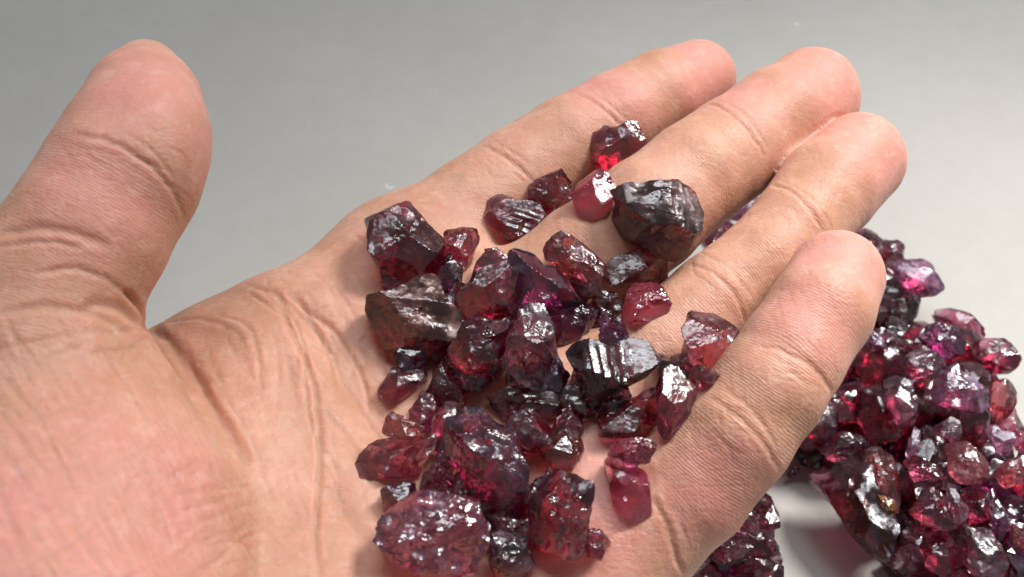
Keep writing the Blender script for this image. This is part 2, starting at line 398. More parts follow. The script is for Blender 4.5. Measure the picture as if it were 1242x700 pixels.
# along-finger coordinate for the fine skin ridges
ALONG = np.zeros(len(HV)); AW = np.zeros(len(HV)); dmin = np.full(len(HV), 1e9)
for nme, C in list(FCH.items())+[('thumb', TCH)]:
    acc = 0
    for i in range(len(C)-1):
        ba = C[i+1][0]-C[i][0]; L = np.linalg.norm(ba); pa = HV-C[i][0]; h = np.clip(pa@ba/(L*L), 0, 1); hu = pa@ba/(L*L)
        if i < len(C)-2: hu = np.minimum(hu, 1)
        if i > 0: hu = np.maximum(hu, 0)
        d = np.linalg.norm(pa-h[:, None]*ba, axis=1); b = d < dmin; dmin[b] = d[b]; ALONG[b] = acc+(hu*L)[b]; AW[b] = 1
        acc += L
AW = AW*(1-smooth01(10.5, 15, dmin))*smooth01(6, 20, ALONG)

def skin_material():
    t = NT('skin'); g = t.n('TexCoord').outputs['Object']
    line = t.attr('crease').outputs['Fac']; rosy = t.attr('rosy').outputs['Fac']; al = t.attr('along').outputs['Fac']; aw = t.attr('fingerness').outputs['Fac']
    n1 = t.n('TexNoise', None, Vector=g, Scale=95.0, Detail=4.0, Roughness=0.6).outputs[0]
    n2 = t.n('TexNoise', None, Vector=g, Scale=420.0, Detail=3.0, Roughness=0.6).outputs[0]
    n3 = t.n('TexNoise', None, Vector=g, Scale=1500.0, Detail=2.0).outputs[0]
    base = t.mix(t.ramp(n1, [(0.35, 0.0), (0.65, 1.0)]), (0.505, 0.262, 0.170), (0.62, 0.345, 0.248))
    base = t.mix(t.math('MULTIPLY', rosy, 0.85), base, (0.655, 0.288, 0.248))
    base = t.mix(t.math('MULTIPLY', t.ramp(n2, [(0.42, 1.0), (0.60, 0.0)]), 0.16), base, (0.46, 0.20, 0.12))
    pale = t.math('MULTIPLY', t.ramp(n2, [(0.56, 0.0), (0.70, 1.0)]), 0.22)
    base = t.mix(pale, base, (0.72, 0.50, 0.39))
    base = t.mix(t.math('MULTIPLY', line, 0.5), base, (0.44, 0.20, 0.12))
    # fine relief: ridges across each finger, crossed streaks on the palm, pores
    ph = t.math('ADD', t.math('MULTIPLY', al, 12.5), t.math('MULTIPLY', n1, 34.0))
    ridge = t.math('MULTIPLY', t.math('SINE', ph), t.math('MULTIPLY', aw, t.math('MULTIPLY', n2, 0.30)))
    s1 = t.n('TexNoise', None, Vector=t.map(g, (900, 160, 500), (0, 0, math.radians(-28))), Scale=1.0, Detail=3.0).outputs[0]
    s2 = t.n('TexNoise', None, Vector=t.map(g, (220, 1100, 500), (0, 0, math.radians(25))), Scale=1.0, Detail=3.0).outputs[0]
    vo = t.n('TexVoronoi', {'feature': 'DISTANCE_TO_EDGE'}, Vector=t.map(g, (700, 1000, 900), (0, 0, .6)), Scale=1.0).outputs['Distance']
    vo = t.math('MINIMUM', vo, 0.25)
    h = t.math('ADD', t.math('ADD', ridge, t.math('MULTIPLY', s1, 1.3)), t.math('ADD', t.math('MULTIPLY', s2, 1.1), t.math('MULTIPLY', n3, 0.7)))
    h = t.math('ADD', h, t.math('MULTIPLY', vo, 1.3))
    bp = t.n('Bump', None, Strength=0.55, Distance=0.00016, Height=h).outputs[0]
    ro = t.math('ADD', t.math('MULTIPLY', n2, 0.26), 0.40)
    p = t.n('BsdfPrincipled', None, Base_Color=base, Roughness=ro, Normal=bp)
    p.inputs['Subsurface Weight'].default_value = 0.85; p.inputs['Subsurface Scale'].default_value = 0.0022
    p.inputs['Subsurface Radius'].default_value = (1.0, 0.36, 0.18); p.inputs['Specular IOR Level'].default_value = 0.40
    p.inputs['Coat Weight'].default_value = 0.0; p.inputs['Coat Roughness'].default_value = 0.3
    t.t.links.new(p.outputs[0], t.out.inputs[0]); return t.m
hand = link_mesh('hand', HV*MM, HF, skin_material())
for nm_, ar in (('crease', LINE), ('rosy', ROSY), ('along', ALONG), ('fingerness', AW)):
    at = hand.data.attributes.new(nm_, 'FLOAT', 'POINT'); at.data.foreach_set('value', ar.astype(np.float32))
tag(hand, 'open left hand, palm up with slightly cupped fingers, holding rough dark red stones', 'hand')
print('hand done', len(HV), time.time()-T0)
# outlines in pixels of the photograph, height, stone colour, surface, label
HELD = [
 ([(444.2, 264.3), (455.1, 255.1), (475.7, 243.7), (489.4, 242.6), (514.6, 242.6), (526, 250.6), (532.9, 259.7), (536.3, 275.7), (537.4, 307.7), (531.7, 320.3), (521.4, 326), (503.1, 339.7), (475.7, 351.1), (464.3, 346.6), (460.9, 321.4), (450.6, 296.3), (446, 275.7)], 0, 'dark', 'block',
  'biggest blocky near-black red stone at the top left of the handful, matt grey-brown top'),
 ([(538.6, 282.6), (558, 275.7), (576.3, 276.9), (580.9, 291.7), (576.3, 305.4), (567.1, 321.4), (553.4, 334), (542, 335.1), (536.3, 321.4), (537.4, 298.6)], 0, 'maroon', 'rough',
  'small dark stone with a silvery lower end, right of the big blocky stone'),
 ([(554.6, 371.7), (558, 360.3), (571.7, 344.3), (580.9, 321.4), (590, 306.6), (608.3, 305.4), (615.1, 321.4), (626.6, 337.4), (627.7, 358), (619.7, 376.3), (594.6, 383.1), (567.1, 380.9)], 1, 'maroon', 'facet',
  'dull maroon stone with one broad flat face, under the lavender striped stone'),
 ([(591.4, 262), (602.9, 248.3), (618.9, 241.4), (639.4, 243.7), (655.4, 252.9), (665.7, 264.3), (660, 282.6), (657.7, 296.3), (641.7, 300.9), (623.4, 296.3), (607.4, 282.6), (593.7, 271.1)], 0, 'red', 'striated',
  'stone with a bright lavender striped face, at the base of the index finger'),
 ([(640, 237.7), (662.3, 217.3), (684.6, 206.2), (693.9, 213.6), (697.6, 248.9), (680.9, 260), (666, 267.4), (651.1, 256.3)], 0, 'maroon', 'rough',
  'dark red stone between the lavender striped stone and the clear pinkish-red one'),
 ([(660, 305.4), (666.9, 294), (680.6, 282.6), (687.4, 283.7), (717.1, 305.4), (735.4, 323.7), (732, 337.4), (721.7, 346.6), (705.7, 354.6), (689.7, 332.9), (671.4, 323.7), (661.1, 319.1)], 0, 'brown', 'block',
  'brownish-red see-through brick-shaped stone with a straight upper right edge'),
 ([(617.7, 307.7), (630.3, 303.1), (648.6, 305.4), (660, 321.4), (671.4, 321.4), (687.4, 335.1), (698.9, 353.4), (703.4, 367.1), (694.3, 383.1), (680.6, 385.4), (660, 376.3), (641.7, 369.4), (630.3, 358), (625.7, 332.9), (618.9, 321.4)], 1, 'purple', 'facet',
  'elongated stone with a smooth dark purple face running down to the right'),
 ([(714.9, 367.1), (719.4, 359.1), (740, 354.6), (756, 361.4), (757.1, 376.3), (753.7, 392.3), (737.7, 406), (717.1, 408.3), (710.3, 399.1)], 0, 'dark', 'rough',
  'near-black stone just left of the clear pink-red stone at the ring finger'),
 ([(727.3, 163.4), (736.6, 156), (768.2, 147.8), (781.2, 161.6), (784.9, 178.3), (766.3, 191.3), (751.4, 198.7), (734.7, 217.3), (716.2, 191.3), (719.9, 176.4)], 0, 'red', 'block',
  'topmost stone, red and angular, lying between index and middle finger'),
 ([(693.9, 211.7), (710.6, 198.7), (723.6, 200.6), (740.3, 219.2), (747.7, 237.7), (736.6, 256.3), (719.9, 265.6), (703.2, 261.9), (695.7, 237.7)], 0, 'pink', 'facet',
  "clear pinkish-red stone left of the large grey-brown stone's point"),
 ([(744, 230.3), (770, 221), (825.7, 219.2), (842.5, 234), (851, 256.3), (849.9, 278.6), (836.9, 293.4), (818.3, 315.7), (799.7, 308.3), (770, 289.7), (762.6, 267.4), (755.2, 245.2)], 0, 'metal', 'metal',
  'large opaque grey-brown stone with a metallic sheen, pointed at left, on the middle finger'),
 ([(734.7, 325), (751.4, 308.3), (773.7, 301.6), (796, 308.3), (810.9, 328.7), (809, 338), (781.2, 345.5), (751.4, 347.3), (736.6, 338)], 0, 'brown', 'facet',
  'flat oval red-brown stone just below the large grey-brown stone'),
 ([(758.9, 360.3), (770, 345.5), (788.6, 341.7), (807.2, 349.2), (812.7, 364), (799.7, 375.2), (781.2, 390), (762.6, 397.5), (753.3, 386.3)], 0, 'pink', 'rough',
  'light pink-red translucent stone at the base of the ring finger'),
 ([(446.4, 363.4), (474.3, 357.9), (507.7, 335.6), (530, 333.7), (537.4, 348.6), (548.6, 367.2), (559.7, 385.7), (556, 400.6), (533.7, 419.2), (518.9, 437.7), (492.9, 439.6), (466.9, 426.6), (450.1, 396.9)], 0, 'bronze', 'block',
  'large dark stone with a bronze orange gleam, directly below the biggest blocky stone'),
 ([(458.6, 477.4), (466.6, 461.4), (478, 445.4), (498.6, 442), (516.9, 445.4), (518, 461.4), (505.4, 470.6), (489.4, 484.3), (475.7, 491.1), (464.3, 486.6)], 0, 'dark', 'facet',
  'dark leaf-shaped stone below the bronze gleaming stone'),
 ([(505.4, 482), (521.4, 466), (528.3, 450), (539.7, 443.1), (553.4, 447.7), (560.3, 468.3), (563.7, 484.3), (560.3, 493.4), (539.7, 492.3), (521.4, 490)], 0, 'dark', 'rough',
  'small dark stone with a silver glinting tip, right of the leaf-shaped dark stone'),
 ([(544.3, 427.1), (555.7, 411.1), (567.1, 383.7), (585.4, 381.4), (608.3, 386), (619.7, 399.7), (610.6, 427.1), (601.4, 445.4), (587.7, 450), (567.1, 452.3), (553.4, 443.1)], 1, 'maroon', 'rough',
  'dark red stone with crumbly grey streaked top, right of the bronze gleaming stone'),
 ([(611.4, 424.9), (618.3, 399.7), (622.9, 383.7), (641.1, 374.6), (656, 370), (661.7, 383.7), (670.9, 404.3), (680, 445.4), (677.7, 461.4), (666.3, 472.9), (645.7, 468.3), (622.9, 459.1), (611.4, 440.9)], 1, 'grey', 'rough',
  'tall grey-purple frosted stone left of the silver striped stone'),
 ([(688, 422.6), (700.6, 413.4), (723.4, 415.7), (744, 415.7), (748.6, 411.1), (769.1, 405.4), (782.9, 413.4), (798.9, 429.4), (798.9, 438.6), (782.9, 454.6), (760, 468.3), (732.6, 482), (714.3, 484.3), (707.4, 466), (698.3, 445.4)], 0.6, 'striped', 'striated',
  'stone with a broad silver face of vertical stripes, in the middle of the palm'),
 ([(592, 480), (615, 470), (650, 466), (690, 478), (697, 490), (690, 505), (650, 510), (610, 500)], 0, 'dark', 'facet',
  'long thin dark red stone lying level below the grey-purple frosted stone'),
 ([(725, 503), (737, 493), (769, 482), (800, 475), (801, 516), (783, 528), (746, 530), (728, 528)], 0, 'dark', 'block',
  'dark rectangular stone below the silver striped stone'),
 ([(431.1, 556.3), (441.4, 544.9), (464.3, 533.4), (487.1, 533.4), (516.9, 527.7), (527.1, 536.9), (521.4, 549.4), (510, 563.1), (498.6, 574.6), (475.7, 580.3), (452.9, 579.1), (436.9, 570)], 0, 'maroon', 'facet',
  'smooth maroon elongated stone furthest left on the palm'),
 ([(464.3, 524.3), (466.6, 510.6), (475.7, 502.6), (491.7, 510.6), (510, 518.6), (521.4, 527.7), (498.6, 535.7), (471.1, 531.1)], 0.9, 'brown', 'rough',
  'small brown stone with a bright silver edge on top of the leftmost maroon stone'),
 ([(462, 592.9), (475.7, 582.6), (498.6, 582.6), (504.3, 590.6), (500.9, 606.6), (487.1, 615.7), (475.7, 624.9), (466.6, 618), (463.1, 604.3)], 0, 'purple', 'mirror',
  'small dark stone with one pale blue square face, below the leftmost maroon stone'),
 ([(539.7, 524.3), (544.3, 503.7), (558, 495.7), (583.1, 494.6), (594.6, 503.7), (608.3, 512.9), (619.7, 515.1), (626.6, 531.1), (635.7, 558.6), (640.3, 586), (631.1, 608.9), (619.7, 620.3), (606, 615.7), (599.1, 602), (576.3, 590.6), (558, 558.6), (542, 542.6)], 1, 'glint', 'rough',
  'large blue-black stone with hot pink glints inside, low in the handful'),
 ([(624, 511), (639, 508), (655.5, 526), (648, 538), (633, 541), (621, 526)], 1, 'grey', 'rough',
  'tiny grey sparkling stone touching the right shoulder of the large blue-black stone'),
 ([(652.5, 539.5), (681, 518.5), (699, 520), (708, 550), (699, 559), (693, 574), (672, 577), (660, 559)], 0, 'amber', 'facet',
  'small stone with orange and silver glints above the large lumpy maroon stone'),
 ([(732, 553), (741, 547), (762, 547), (780, 565), (787.5, 586), (787.5, 622), (777, 629.5), (762, 626.5), (741, 610), (738, 580)], 0, 'pink', 'facet',
  'clear magenta stone with a glowing pink lower tip, at the root of the little finger'),
 ([(738, 550), (750, 532), (771, 529), (795, 538), (796.5, 553), (786, 562), (762, 559)], 0.7, 'maroon', 'rough',
  'dark red crinkled stone capping the clear magenta one'),
 ([(639, 610), (654, 583), (675, 571), (693, 583), (711, 601), (718.5, 622), (717, 640), (720, 658), (705, 679), (675, 676), (648, 667), (636, 640)], 0, 'maroon', 'rough',
  'large lumpy maroon stone at the bottom, right of the blue-black one'),
 ([(714, 646), (729, 641.5), (741, 653.5), (741, 664), (729, 680.5), (717, 680.5), (705, 670)], 0, 'maroon', 'rough',
  'small round dark red stone attached to the right of the large lumpy maroon stone'),
 ([(455.1, 659.2), (474.4, 628.3), (493.8, 612.9), (511.2, 601.3), (530.5, 597.4), (545.9, 605.1), (561.4, 605.1), (578.8, 609), (584.6, 638), (590.4, 657.3), (588.5, 676.6), (576.9, 703.7), (507.3, 707.5), (482.2, 695.9), (468.6, 680.5)], 0.5, 'sparkle', 'rough',
  'largest pale sparkling stone with white glitter, at the bottom edge of the handful'),
 ([(594.3, 657.3), (603.9, 645.7), (615.5, 638), (627.1, 649.6), (644.5, 667), (648.4, 684.3), (638.7, 699.8), (603.9, 703.7), (590.4, 688.2)], 0, 'grey', 'rough',
  'grey pointed stone right of the largest pale sparkling stone'),
 ([(582.7, 634.1), (594.3, 628.3), (603.9, 641.8), (600, 655.4), (588.5, 659.2)], 0, 'purple', 'facet',
  'little purple stone squeezed beside the upper right edge of the pale sparkling stone'),
 ([(825.7, 397.1), (841.4, 378.6), (880, 384.3), (888.6, 394.3), (888.6, 425.7), (882.9, 442.9), (870, 454.3), (854.3, 448.6), (840, 440), (831.4, 414.3)], 0.7, 'rosebrown', 'block',
  'see-through rose-brown cube-shaped stone against the little finger'),
 ([(800, 468.6), (808.6, 451.4), (828.6, 445.7), (842.9, 451.4), (845.7, 474.3), (841.4, 497.1), (825.7, 525.7), (808.6, 537.1), (798.6, 528.6)], 2.3, 'red', 'facet',
  'tall red stone with a pinkish-white glittering edge, beside the little finger'),
 ([(808.6, 442.9), (822.9, 428.6), (840, 430), (844.3, 445.7), (828.6, 448.6), (814.3, 450)], 0, 'dark', 'rough',
  'small dark stone tucked under the left of the rose-brown cube-shaped one'),
 ([(844.3, 454.3), (854.3, 447.1), (870, 454.3), (864.3, 468), (845.7, 477.1)], 0, 'dark', 'facet',
  'small black stone tucked between the rose-brown stone and the little finger'),
]
PILE = [
 ([(1036, 283.7), (1045.1, 276.9), (1057.7, 280.3), (1064.6, 290.6), (1063.4, 304.3), (1049.7, 304.3)], 6, 'red', 'facet',
  'uppermost red stone of the pile, peeking past the little fingertip'),
 ([(1063.4, 295.1), (1074.9, 290.6), (1093.1, 295.1), (1097.7, 304.3), (1095.4, 315.7), (1081.7, 326), (1068, 315.7)], 7, 'red', 'facet',
  "dusky red stone at the pile's top, just left above the pale lavender one"),
 ([(1084, 324.9), (1097.7, 318), (1116, 314.6), (1129.7, 320.3), (1134.3, 334), (1145.7, 347.7), (1134.3, 358), (1118.3, 359.1), (1102.3, 347.7), (1086.3, 336.3)], 10, 'lavender', 'facet',
  'pale lavender glassy stone jutting right at the top of the pile'),
 ([(1065.7, 345.4), (1084, 336.3), (1116, 356.9), (1111.4, 379.7), (1097.7, 398), (1079.4, 407.1), (1063.4, 398)], 7, 'dark', 'block',
  'upright dark red stone below the pale lavender one, by the little finger'),
 ([(1136.6, 377.4), (1143.4, 374), (1166.3, 379.7), (1184.6, 393.4), (1194.9, 404.9), (1189.1, 414), (1168.6, 407.1), (1148, 395.7), (1136.6, 386.6)], 7, 'red', 'facet',
  'flat red slab-like stone at the upper right rim of the pile'),
 ([(1177.7, 420.6), (1198.3, 411.4), (1216.6, 413.7), (1228, 427.4), (1234.9, 441.1), (1225.7, 452.6), (1207.4, 452.6), (1193.7, 438.9)], 8, 'red', 'facet',
  "rounded dusty red stone on the pile's right rim"),
 ([(1111.4, 400), (1129.7, 390.9), (1157.1, 397.7), (1170.9, 413.7), (1166.3, 429.7), (1148, 434.3), (1122.9, 418.3)], 12, 'purple', 'rough',
  'purplish-red crinkled stone between the red slab and the silver-topped stone'),
 ([(1100, 432), (1111.4, 425.1), (1138.9, 427.4), (1145.7, 441.1), (1129.7, 452.6), (1109.1, 457.1), (1100, 443.4)], 16, 'grey', 'striated',
  'stone with silver ribs on top, in the upper middle of the pile'),
 ([(1129.7, 470.9), (1143.4, 452.6), (1161.7, 443.4), (1175.4, 457.1), (1198.3, 470.9), (1202.9, 491.4), (1189.1, 498.3), (1148, 493.7), (1132, 482.3)], 17, 'lavender', 'rough',
  'large bright blue-lavender stone on top of the pile'),
 ([(1198.3, 464), (1214.3, 461.7), (1230.3, 473.1), (1233.7, 482.3), (1225.7, 502.9), (1212, 512), (1200.6, 498.3)], 8, 'brown', 'facet',
  "brown-red stone with a white glint on the pile's right edge"),
 ([(1070.3, 461.7), (1084, 457.1), (1100, 468.6), (1111.4, 491.4), (1109.1, 509.7), (1088.6, 514.3), (1074.9, 496)], 17, 'grey', 'facet',
  'smoky grey-violet upright stone left of the large blue-lavender one'),
 ([(1038.3, 468.6), (1054.3, 466.3), (1070.3, 468.6), (1074.9, 498.3), (1093.1, 518.9), (1095.4, 534.9), (1070.3, 539.4), (1049.7, 530.3), (1040.6, 509.7)], 12, 'red', 'facet',
  'deep bright red stone beside the little finger, under the smoky one'),
 ([(1047.4, 413.7), (1058.9, 402.3), (1074.9, 409.1), (1074.9, 420.6), (1061.1, 426.3)], 12, 'lavender', 'rough',
  "small lavender sparkling stone next to the little finger's middle joint"),
 ([(1077.1, 422.9), (1095.4, 413.7), (1120.6, 413.7), (1118.3, 424), (1093.1, 428.6)], 11, 'red', 'facet',
  'thin red sliver left of the purplish crinkled stone'),
 ([(1134.3, 514.3), (1148, 509.7), (1164, 512), (1166.3, 528), (1157.1, 534.9), (1138.9, 532.6)], 18, 'grey', 'striated',
  'small stone with a silvery square face below the blue-lavender one'),
 ([(1147.4, 540.6), (1168, 535.4), (1188.5, 553.4), (1198.8, 571.4), (1186, 586.8), (1162.8, 584.3), (1150, 568.8)], 17, 'rosebrown', 'rough',
  'stone with a pink-brown crusty spot in the right middle of the pile'),
 ([(1193.7, 518.9), (1207.4, 515.4), (1223.4, 528), (1230.3, 537.1), (1221.1, 550.9), (1209.7, 546.3), (1200.6, 532.6)], 14, 'lavender', 'facet',
  'flat milky lavender stone near the right rim of the pile'),
 ([(1226.9, 532.6), (1241.9, 518.9), (1250.9, 532.6), (1246.3, 548.6), (1232.6, 546.3)], 8, 'red', 'facet',
  'red stone cut by the right picture edge, upper of the two'),
 ([(988.7, 536.6), (1002.8, 527.1), (1028, 524), (1050, 533.4), (1046.8, 552.3), (1024.8, 558.5), (1002.8, 546)], 9, 'dark', 'rough',
  'dark stone with grey shiny ridge, starting at the little finger above the longest stone'),
 ([(1050, 542.8), (1065.7, 541.3), (1078.2, 558.5), (1090.8, 583.7), (1095.5, 618.2), (1078.2, 618.2), (1062.5, 596.2), (1050, 571.1)], 13, 'amber', 'rough',
  'dark stone with a white glint and amber tint beside the longest stone'),
 ([(987.1, 586.8), (1002.8, 561.7), (1015.4, 558.5), (1040.5, 577.4), (1059.4, 602.5), (1081.4, 627.7), (1093.9, 655.9), (1078.2, 668.5), (1062.5, 679.5), (1040.5, 662.2), (1009.1, 624.5), (987.1, 602.5)], 10, 'dark', 'block',
  "longest stone, dark and bar-shaped, at the pile's lower left corner on bare table"),
 ([(1064.1, 601), (1075.1, 602.5), (1089.2, 618.2), (1085.1, 625.1), (1070.4, 614.5)], 14, 'amber2', 'facet',
  'tiny amber orange chip beside the longest stone'),
 ([(1103.7, 615.1), (1116.6, 597.1), (1137.1, 593.3), (1147.4, 604.8), (1155.1, 622.8), (1168, 633.1), (1144.8, 643.4), (1119.1, 633.1), (1106.3, 628)], 18, 'maroon', 'rough',
  'dark red stone with a whitish bruise on top, right of the amber chip'),
 ([(1148.7, 597.1), (1153.8, 586.8), (1162.8, 607.4), (1174.4, 630.5), (1164.1, 634.4), (1155.1, 620.3)], 21, 'grey', 'facet',
  'thin blue-grey blade of a stone standing in the lower middle of the pile'),
 ([(1168, 643.4), (1183.4, 633.1), (1204, 653.7), (1214.2, 674.2), (1227.1, 699.9), (1188.5, 702.5), (1168, 679.4)], 15, 'grey', 'rough',
  "dark stone with silver wrinkled skin at the picture's bottom edge"),
 ([(1067.7, 679.4), (1085.7, 664), (1111.4, 661.4), (1121.7, 674.2), (1119.1, 699.9), (1080.6, 699.9)], 7, 'maroon', 'facet',
  'dull maroon stone at the bottom edge right of the longest stone'),
 ([(1096, 558.6), (1111.4, 553.4), (1144.8, 574), (1137.1, 584.3), (1111.4, 584.3)], 17, 'red', 'rough',
  "red stone with a glittering lower edge in the pile's centre"),
 ([(1098.6, 545.7), (1107.6, 520), (1116.6, 526.4), (1112.7, 548.3), (1105, 556)], 18, 'lavender', 'facet',
  'narrow stone with one blue-white edge left of the silvery square-faced stone'),
 ([(1204, 574), (1224.5, 558.6), (1242.5, 553.4), (1252.8, 571.4), (1242, 586.8), (1219.4, 590.7)], 15, 'brown', 'rough',
  'grey-brown crusty stone at the right picture edge'),
 ([(1222, 638.3), (1239.9, 633.1), (1255.4, 653.7), (1250.2, 679.4), (1229.7, 671.7)], 14, 'brown', 'rough',
  'brown crinkled stone at the bottom right corner'),
 ([(1201.4, 594.6), (1214.2, 604.8), (1219.4, 633.1), (1211.7, 653.7), (1201.4, 628)], 16, 'purple', 'facet',
  'narrow dark purple stone left of the brown crinkled one'),
 ([(1170.5, 589.4), (1198.8, 594.6), (1204, 628), (1175.7, 633.1), (1162.8, 604.8)], 14, 'red', 'facet',
  'smooth deep red stone right of the blue-grey blade'),
 ([(1119.1, 646), (1144.8, 646), (1162.8, 674.2), (1144.8, 699.9), (1121.7, 687.1)], 13, 'red', 'facet',
  'clear red stone below the one with a whitish bruise'),
 ([(1204, 664), (1245.1, 684.5), (1250.2, 705.1), (1224.5, 702.5)], 12, 'red', 'facet',
  'bright red stone in the very bottom right of the pile'),
 ([(912, 618), (924, 606), (936, 608), (946, 626), (947, 640), (940, 642), (942, 656), (938, 664), (924, 646)], 7, 'maroon', 'facet',
  'dusky maroon stone at the top of the small heap under the little finger'),
 ([(898, 628), (912, 626), (922, 640), (914, 648), (896, 644)], 13, 'dark', 'facet',
  'black stone with two white glints in the small heap under the little finger'),
 ([(872, 688), (900, 672), (920, 658), (938, 664), (948, 672), (944, 684), (936, 700), (900, 708), (874, 704)], 7, 'maroon', 'rough',
  'wide maroon stone at the bottom edge in the small heap under the little finger'),
 ([(856, 672), (870, 660), (898, 646), (912, 660), (890, 674), (870, 684)], 9, 'dark', 'rough',
  "dark red stone half hidden by the little finger's base"),
 ([(954, 577), (967, 563), (970, 571), (964, 579)], 5, 'dark', 'facet',
  'tiny dark stone showing just below the little finger, alone on the table'),
 ([(878, 262), (898, 240), (918, 231), (924, 244), (902, 264)], 7, 'lavender', 'facet',
  'lavender stone seen through the gap between middle and ring finger'),
 ([(850, 288), (880, 262), (893, 270), (868, 298)], 7, 'dark', 'facet',
  'dark stone seen through the lower end of the gap between middle and ring finger'),
]
# ------------------------------------------------------------------ rough garnets
def ico(n):
    bm = bmesh.new(); bmesh.ops.create_icosphere(bm, subdivisions=n, radius=1.0)
    V = np.array([v.co[:] for v in bm.verts]); V /= np.linalg.norm(V, axis=1)[:, None]
    F = np.array([[v.index for v in f.verts] for f in bm.faces]); bm.free(); return V, F
ICO = {k: ico(k) for k in (4, 5, 6)}
def poly_radius(poly, th):              # distance from the origin to a star-shaped outline
    r = np.full(len(th), 1e-3); d = np.stack([np.cos(th), np.sin(th)], 1); n = len(poly)
    for i in range(n):
        a = poly[i]; e = poly[(i+1) % n]-a
        den = d[:, 0]*e[1]-d[:, 1]*e[0]; den = np.where(np.abs(den) < 1e-9, 1e-9, den)
        t = (a[0]*e[1]-a[1]*e[0])/den; u = (a[0]*d[:, 1]-a[1]*d[:, 0])/den
        ok = (t > 0) & (u >= -1e-6) & (u <= 1+1e-6); r = np.where(ok, np.maximum(r, t), r)
    return r
def stone_mesh(poly, th, seed, style, lev, face=None):
    """poly: outline (mm) round the origin, th: thickness (mm)"""
    g = np.random.RandomState(seed); D, F = ICO[lev]; cz = D[:, 2]; cr = np.sqrt(np.maximum(1-cz*cz, 1e-9)); an = np.arctan2(D[:, 1], D[:, 0])
    size = math.sqrt(np.abs(np.mean(poly_radius(poly, np.linspace(-3.1, 3.1, 40))**2)))
    Rr = poly_radius(poly, an); Rs = 0.7*Rr+0.15*(poly_radius(poly, an+.05)+poly_radius(poly, an-.05))
    tilt = 0.30*np.sin(an*2+g.uniform(0, 6))+0.22*np.sin(an*3+g.uniform(0, 6))
    r = Rs/np.maximum(cr+np.abs(cz)*({'rough': .20, 'facet': .13, 'metal': .12}.get(style, .06)+0.07*np.sin(an*5+seed))+tilt*cz, 0.12)
    def cut(a, tiltv, d):
        nonlocal r
        n = unit([math.cos(a)*tiltv, math.sin(a)*tiltv, 1 if d > 0 else -1]); q = D@n
        r = np.where(q > 1e-3, np.minimum(r, abs(d)*abs(n[2])/np.maximum(q, 1e-3)), r); return n
    h = th/2; a0 = g.uniform(0, 6.3)
    if face is not None:                # one broad break lies so that it mirrors the ceiling light
        t_ = math.hypot(face[0], face[1])/max(face[2], .2); cut(math.atan2(face[1], face[0]), min(t_, .6), h*.62)
    else: cut(a0, {'block': .12, 'striated': .10, 'facet': .28}.get(style, .3), h*.86)
    for k in range({'block': 2, 'striated': 2, 'facet': 3, 'rough': 4, 'metal': 3}[style]):
        cut(a0+2.1*k+g.uniform(1.5, 2.6), g.uniform(.45, 1.1), h*g.uniform(.9, 1.25))
    for k in range(3): cut(g.uniform(0, 6.3), g.uniform(.1, .7), -h*g.uniform(.8, 1.0))
    for k in range({'block': 5, 'striated': 5, 'facet': 6, 'rough': 9, 'metal': 8}[style]):   # cleavage faces that clip edges and corners
        n = unit(g.normal(0, 1, 3)*(.62, .62, 1)); q = D@n; ext = np.max(q*r)
        r = np.where(q > 1e-3, np.minimum(r, ext*g.uniform(.76, .96)/np.maximum(q, 1e-3)), r)
    V = D*r[:, None]
    # shell-shaped chips
    for k in range({'block': 12, 'striated': 7, 'facet': 9, 'rough': 26, 'metal': 12}[style]):
        i = g.randint(len(V)); nrm = unit(V[i]/np.array([size, size, h])**2); rho = size*g.choice([g.uniform(.12, .35), g.uniform(.35, 1.2)]); dep = min(rho*.45, size*g.uniform(.03, .09))*(1 if abs(D[i, 2]) > .35 else .5)
        c = V[i]+nrm*(rho-dep); ins = np.linalg.norm(V-c, axis=1) < rho
        if ins.sum() < 2: continue
        b = D[ins]@c; disc = np.maximum(b*b-(c@c-rho*rho), 0); k2 = b-np.sqrt(disc); rr = np.linalg.norm(V[ins], axis=1)
        k2 = np.where(k2 > .45*rr, k2, rr); V[ins] = D[ins]*np.minimum(rr, k2)[:, None]
    rr = np.linalg.norm(V, axis=1); amp = {'block': .016, 'striated': .010, 'facet': .009, 'rough': .026, 'metal': .018}[style]*size
    w = vnoise(V/size*2.6, seed)*1.0; f1 = 1-2*np.abs(vnoise(V/size*5.5+w[:, None]*.6, seed+1)); f2 = vnoise(V/size*13, seed+2); f3 = 1-2*np.abs(vnoise(V/size*24, seed+3))
    patch = smooth01(-.25, .35, vnoise(V/size*1.7, seed+7))
    q_ = vnoise(V@np.array([[.9, .3, 0], [-.3, .9, .2], [.1, -.2, 1]])/size*np.array([1.2, 3.2, 2.0]), seed+9)*5.0   # stepped breaks
    st = np.floor(q_)+smooth01(.0, .22, q_-np.floor(q_)); dz = amp*(f1*.75+(f2*.45+f3*.35)*(.3+.7*patch)+st*.55)
    if style in ('striated', 'metal'):  # growth ribs on the upper face
        u = unit([math.cos(a0+.9), math.sin(a0+.9), 0]) if seed not in (103, 118) else np.array({103: [.15, 1., 0], 118: [1.0, 0.15, 0]}[seed]); s_ = V@u/size*(13 if style == 'striated' else 7)+w*.9
        rib = np.abs((s_/math.pi) % 1.0-.5)*2; dz = dz+smooth01(.35, .8, cz)*(rib-.5)*(.085 if style == 'striated' else .035)*size*(.5+.7*patch)
    V = V*(1+dz/np.maximum(rr, .3))[:, None]
    for k in (0, 1):                    # keep the traced width and height
        a, b = poly[:, k].min(), poly[:, k].max(); c, d = V[:, k].min(), V[:, k].max(); V[:, k] = (V[:, k]-c)/(d-c)*(b-a)*1.05+a-.025*(b-a)
    return V, F
